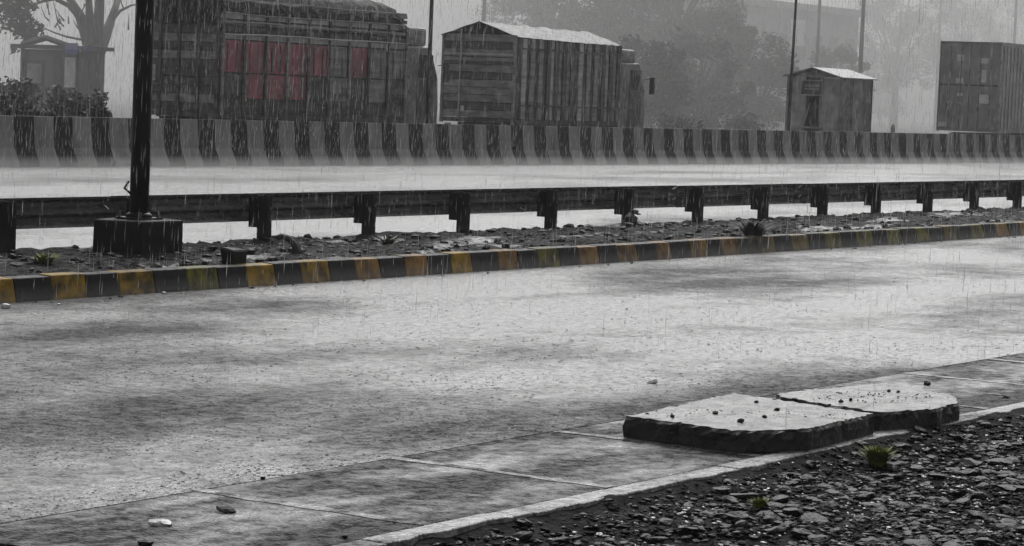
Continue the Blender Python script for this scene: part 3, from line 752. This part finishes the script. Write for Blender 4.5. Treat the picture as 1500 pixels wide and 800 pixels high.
# ------------------------------------------------------------------ displaced drain covers on the pavement
def cover(poly_px, z0, z1, label, chip):
    P = [at_z(px, py, z1) for px, py in poly_px]
    c = sum(P, Vector()) / len(P)
    e = empty('drain_cover', (c.x, c.y, 0), label, 'concrete slab', 'loose concrete drain covers')
    # dense ragged outline
    out = []
    for a, b in zip(P, P[1:] + P[:1]):
        n = max(2, int((b - a).length / .04))
        for i in range(n):
            q = a.lerp(b, i / n); lo_ = noise.noise((q.x * 5, q.y * 5, 3)) * chip * 1.0 + (-.02 if random.random() < .035 else 0); dr = (q - c).normalized(); out.append((q.x - c.x + dr.x * lo_ + random.uniform(-chip, chip) * .5, q.y - c.y + dr.y * lo_ + random.uniform(-chip, chip) * .5))
    k = len(out); m = MB()
    rings = [(z0, 1.0, 0), (z0 + (z1 - z0) * .55, 1.0, .014), (z1 - .016, 1.0, .010), (z1, .982, .007)]
    for z, s, jj in rings: m.v += [(x * s + random.uniform(-jj, jj), y * s + random.uniform(-jj, jj), z + random.uniform(-jj, jj) * .7) for x, y in out]
    for r_ in range(3):
        for i in range(k): j = (i + 1) % k; m.f.append((r_ * k + i, r_ * k + j, (r_ + 1) * k + j, (r_ + 1) * k + i))
    m.f.append(tuple(range(k - 1, -1, -1)))
    o = fix_normals(m.build('slab_edge', 'cover_side_shade', e))
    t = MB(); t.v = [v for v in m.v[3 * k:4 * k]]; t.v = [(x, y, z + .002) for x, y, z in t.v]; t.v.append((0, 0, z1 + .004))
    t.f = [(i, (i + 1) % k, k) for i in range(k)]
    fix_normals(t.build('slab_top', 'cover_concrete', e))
    return e
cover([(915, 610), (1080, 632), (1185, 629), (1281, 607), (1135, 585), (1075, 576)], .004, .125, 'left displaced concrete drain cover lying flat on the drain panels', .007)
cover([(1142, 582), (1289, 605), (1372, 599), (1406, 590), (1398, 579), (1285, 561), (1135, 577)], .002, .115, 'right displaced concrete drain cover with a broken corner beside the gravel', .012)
o = MB().rock((0, 0, .05), .085, .62, sub=2).build('broken_lump', 'stone_dark'); p = at_z(1386, 604, .02); o.location = (p.x, p.y, .01)
tag(o, 'dark broken concrete lump at the far corner of the right drain cover', 'rubble')

def pebble(px, py, z, s, label, mt='stone_dark', flat=.6, group=None, name='stone', sub=1):
    p = at_z(px, py, z); o = MB().rock((0, 0, s * flat * .55), s, flat, sub=sub).build(name, mt); o.location = (p.x, p.y, z)
    return tag(o, label, 'stone', group)
for px, py, s in ((1048, 607, .028), (1120, 612, .020), (1138, 602, .022), (985, 612, .020), (948, 607, .014), (1085, 619, .03), (1108, 590, .016)):
    pebble(px, py, .127, s, 'small dark clod on top of the left displaced drain cover', group='clods on the left drain cover')
for px, py, s in ((1135, 588, .025), (1165, 588, .028), (1232, 590, .025), (1246, 587, .02), (1302, 574, .025), (1316, 575, .02), (1262, 582, .012), (1215, 594, .014)):
    pebble(px, py, .119, s, 'small dark clod on top of the right displaced drain cover', group='clods on the right drain cover')
m = MB()
for _ in range(260):
    if random.random() < .5: q = at_z(random.uniform(960, 1240), random.uniform(600, 614), .128)
    else: q = at_z(random.uniform(1190, 1370), random.uniform(572, 590), .12)
    m.rock(tuple(q), .003 + .008 * random.random() ** 3, .6)
tag(m.build('slab_grit', 'stone_dark'), 'fine dark grit on the displaced drain covers', 'grit', kind='stuff')
pebble(332, 750, 0.0, .052, 'dark rounded stone on the wet drain panel at lower left', flat=.4, sub=2)
pebble(235, 770, 0.0, .050, 'pale flat stone on the road at lower left', 'stone_pale', .35, sub=2)
pebble(955, 562, 0.0, .055, 'flat dark scrap on the road behind the left drain cover', flat=.22, sub=2)
pebble(1358, 564, 0.0, .035, 'small dark stone on the road behind the right drain cover', flat=.6)
pebble(1474, 582, 0.0, .055, 'flat dark stone on the road near the right edge', flat=.3)
pebble(505, 788, 0.0, .022, 'small dark stone on the panel near the pale edging', flat=.6)
pebble(212, 800, 0.0, .04, 'dark stone at the bottom edge of the picture', flat=.5)
pebble(385, 702, 0.0, .02, 'tiny dark pebble beside the panel joint at lower left', flat=.5)
pebble(240, 431, 0.0, .035, 'small pale piece of litter at the foot of a yellow kerb block', 'paper', .5)
pebble(8, 452, 0.0, .06, 'pale crumpled litter at the kerb foot at the left edge', 'paper', .5)
pebble(86, 447, 0.0, .025, 'tiny pale litter at the kerb foot near the second yellow block', 'paper', .6)

# ------------------------------------------------------------------ things on the median
def med_z(px, py): return at_z(px, py, .21)
p = at_z(343, 386, .21); o = MB().box((-.12, -.08, 0), (.12, .08, .16), .02).build('broken_block', 'block_concrete'); o.location = (p.x, Y_KERB + .28, .19); bevel(o, .015)
o.location.x = at_y(343, 380, Y_KERB + .28).x
tag(o, 'small dark broken block sitting on the kerb edge', 'block')
p = at_z(432, 370, .22); o = MB().tube([(.02, -.02, 0), (.0, .0, .10), (-.035, .05, .16), (-.08, .12, .185), (-.12, .18, .17)], [.06, .04, .035, .03, .012], 7).rock((.05, 0, .03), .12, .5).build('bent_root', 'twig'); o.location = (p.x, p.y, .20)
tag(o, 'dark bent root sticking up from the median soil', 'root')
p = at_y(921, 335, YG - .14); o = MB().rock((0, .05, .08), .13, .8, sub=2).rock((.13, .0, .17), .06, .5, sub=1).rock((.04, 0, .20), .07, .8, sub=1).rock((-.14, -.02, .03), .12, .4, sub=1).rock((.15, -.02, .03), .10, .4, sub=1).build('tangled_litter', 'twig'); o.location = (p.x, YG - .20, .20)
tag(o, 'dark clump of litter caught at the foot of a guardrail post', 'litter')
def weed(loc, h, n, label, mt, name='weed', spread=.12, cat='plant'):
    e = empty(name, loc, label, cat)
    m = MB()
    for _ in range(n):
        a = random.uniform(0, 6.28); d = Vector((math.cos(a), math.sin(a), 0)); s = d.cross(Vector((0, 0, 1)))
        b0_ = d * random.uniform(0, spread * .4) ; hh = h * random.uniform(.5, 1.1); lean = d * random.uniform(.1, 1) * spread
        w = random.uniform(.006, .013); md = b0_ + lean * .4 + Vector((0, 0, hh * .6)); tp = b0_ + lean * 1.3 + Vector((0, 0, hh))
        n0 = len(m.v); m.v += [tuple(b0_ - s * w), tuple(b0_ + s * w), tuple(md + s * w), tuple(md - s * w), tuple(tp)]
        m.f += [(n0, n0 + 1, n0 + 2, n0 + 3), (n0 + 3, n0 + 2, n0 + 4)]
    if mt == 'grass': leaf_cloud(m, (0, 0, h * .45), spread * .8, n, .010, .7)
    m.build('blades', mt, e)
    m = MB(); m.rock((0, 0, 0), spread * .4, .4); m.build('root_clod', 'stone_dark', e)
    return e
p = at_z(64, 384, .22); weed((p.x, p.y, .20), .10, 110, 'small green weed on the median left of the pole block', 'grass', spread=.16)
p = at_z(568, 358, .22); weed((p.x, p.y, .20), .12, 60, 'dark grey weed on the median between two posts', 'weed', spread=.16)
p = at_y(1100, 355, Y_KERB + .25); weed((p.x, Y_KERB + .22, .19), .22, 260, 'dark bushy weed spilling over the kerb', 'twig', spread=.28)
p = at_z(1285, 690, -.09); weed((p.x, p.y, verge_z(p.x, p.y)), .105, 420, 'green grass tuft on the gravel below the drain covers', 'grass', 'grass_tuft', .085, 'grass')
p = at_z(1112, 753, -.09); weed((p.x, p.y, verge_z(p.x, p.y)), .05, 120, 'tiny green grass tuft low on the gravel', 'grass', 'grass_tuft', .05, 'grass')

m = MB()
for _ in range(5200):
    x = random.uniform(12, 60); y = random.uniform(Y_KERB + .25, Y_MED - .05); s = random.choice((.012, .015, .02, .02, .03, .04, .06)) * random.uniform(.7, 1.3)
    if abs(x - pb.x) < .4 and abs(y - pb.y) < .4: continue
    e = min(1, (Y_MED + .05 - y) / .5)
    m.rock((x, y, .20 * e + .04 * noise.noise((x * .9, y * 1.4, 0)) * e + s * .2), s, .6)
tag(m.build('median_rubble', 'stone_dark'), 'scattered dark stones and clods on the median soil', 'rubble', kind='stuff')
m = MB()
for _ in range(60):
    x = random.uniform(14, 50); m.rock((x, Y_KERB - random.uniform(.02, .35) ** 1.3, .008), random.uniform(.012, .03), .5)
tag(m.build('kerb_grit', 'stone_dark'), 'dark grit lying along the kerb foot', 'grit', kind='stuff')

# ------------------------------------------------------------------ gravel of the verge
m = MB(); mp = MB(); ms = MB(); n = 0
while n < 44000:
    x = random.uniform(7.6, 23); y = random.uniform(3.0, Y_EDGE - .01)
    if Y_EDGE - y < random.random() ** 2 * .45: continue
    az = math.atan2(x, y)
    if not (R(42) < az < R(76)): continue
    n += 1
    patch = noise.noise((x * 1.7, y * 2.1, 11))
    u_ = random.random()
    if u_ < .11 and patch > -.25:
        s = random.uniform(.014, .036); ms.rock((x, y, verge_z(x, y) + s * .18), s, .38)
    elif u_ < .155: s = random.uniform(.008, .022); mp.rock((x, y, verge_z(x, y) + s * .2), s, .4)
    elif u_ < .178: s = random.uniform(.035, .075); ms.rock((x, y, verge_z(x, y) + s * .12), s, .35, sub=2)
    else:
        s = random.choice((.007, .009, .011, .014, .018, .026)) * random.uniform(.8, 1.25); (m if random.random() < .7 else ms).rock((x, y, verge_z(x, y) + s * .15), s, .5)
tag(m.build('gravel', 'gravel_dark'), 'wet dark gravel of the verge', 'gravel', kind='stuff')
tag(ms.build('slate_chips', 'slate_wet'), 'shiny wet slate chips among the dark gravel', 'gravel', kind='stuff')
tag(mp.build('pale_glint_gravel', 'stone_pale'), 'scattered paler chips with glints in their colour among the dark gravel', 'gravel', kind='stuff')  # paler stones; wet glints are partly put into their light colour

# ------------------------------------------------------------------ rain
def water_mat():
    m, t, b = nodes('water_drop')
    b.inputs['Base Color'].default_value = (.9, .9, .9, 1); b.inputs['Roughness'].default_value = .2; b.inputs['Transmission Weight'].default_value = .5; b.inputs['IOR'].default_value = 1.33
    tr = t.nodes.new('ShaderNodeBsdfTransparent'); mx = t.nodes.new('ShaderNodeMixShader'); mx.inputs[0].default_value = .68
    o = [n for n in t.nodes if n.type == 'OUTPUT_MATERIAL'][0]
    t.links.new(tr.outputs[0], mx.inputs[1]); t.links.new(b.outputs[0], mx.inputs[2]); t.links.new(mx.outputs[0], o.inputs['Surface'])
water_mat()
m = MB()
for _ in range(36000):
    az = R(random.uniform(44, 70)); d = 13 + 50 * random.random() ** .7
    x, y = d * math.sin(az), d * math.cos(az); z = random.uniform(.1, 4.5)
    ln = .04 + .18 * random.random() ** 1.6; w = random.uniform(.0011, .0024)
    if z > CAM_H + d * .045: continue
    n0 = len(m.v); dx = ln * .03
    m.v += [(x + dx, y, z + ln)] + [(x + w * math.cos(a), y + w * math.sin(a), z + .35 * ln) for a in (0, 2.1, 4.2)] + [(x, y, z)]
    for i in range(3): j = (i + 1) % 3; m.f += [(n0, n0 + 1 + i, n0 + 1 + j), (n0 + 4, n0 + 1 + j, n0 + 1 + i)]
tag(m.build('rain', 'water_drop'), 'falling rain drops over the road', 'rain', kind='stuff')

def splash_mat():
    m, t, b = nodes('splash_water'); b.inputs['Base Color'].default_value = (.13, .13, .13, 1)
    b.inputs['Roughness'].default_value = .12; b.inputs['Specular IOR Level'].default_value = .5
splash_mat()
m = MB(); n = 0
while n < 26000:
    az = R(random.uniform(44, 70)); d = 1 / random.uniform(1 / 48, 1 / 10.5)
    x, y = d * math.sin(az), d * math.cos(az)
    if y < Y_JOINT or y > Y_KERB - .05: continue
    if noise.noise((x * .5, y * 1.1, 2)) + random.uniform(-.5, .5) < -.1: continue
    n += 1
    r_ = .0022 + .0075 * random.random() ** 3; r_ *= (1 + d * .01); h = r_ * random.uniform(.15, .4); n0 = len(m.v); k = 7; a0 = random.uniform(0, 1)
    for rr, z in ((1.0, .0005), (.86, h), (.62, .0015)):
        for q in range(k):
            t_ = 2 * math.pi * q / k + a0; zz = z * random.uniform(.45, 1.3) if z == h else z
            m.v.append((x + r_ * rr * math.cos(t_), y + r_ * rr * math.sin(t_), zz))
    for a in (0, 1):
        for q in range(k): m.f.append((n0 + a * k + q, n0 + a * k + (q + 1) % k, n0 + (a + 1) * k + (q + 1) % k, n0 + (a + 1) * k + q))
tag(m.build('rain_splashes', 'splash_water'), 'small crown splashes of rain on the near road', 'splash', kind='stuff')

# ------------------------------------------------------------------ air
def vol(name, dens, col=(.95, .95, .95)):
    m = bpy.data.materials.new(name); m.use_nodes = True; t = m.node_tree; t.nodes.clear(); MATS[name] = m
    o = t.nodes.new('ShaderNodeOutputMaterial'); v = t.nodes.new('ShaderNodeVolumePrincipled')
    v.inputs['Color'].default_value = (*col, 1); v.inputs['Density'].default_value = dens
    t.links.new(v.outputs[0], o.inputs['Volume'])
vol('haze_air', .0006); vol('spray_air', .05); vol('mist_air', .0125); vol('near_spray_air', .03)
tag(MB().box((-35, -35, -1.75), (335, 335, 16)).build('haze', 'haze_air'), 'rain haze filling the air', 'haze', kind='stuff')
tag(MB().box((6, Y_MED + .6, .002), (180, Y_BAR - .01, .25)).build('road_spray', 'spray_air'), 'low mist of rain spray over the far carriageway', 'spray', kind='stuff')
tag(MB().box((-34, 47.5, -1.0), (334, 334, 15.5)).build('added_mist', 'mist_air'), 'added bank of mist lightening the far trees', 'mist', kind='stuff')  # extra volume, added to pale the far tones more than the even haze does
tag(MB().box((6, Y_JOINT + .3, .003), (120, Y_KERB - .06, .15)).build('kerb_spray', 'near_spray_air'), 'thin spray of bouncing rain over the near carriageway', 'spray', kind='stuff')
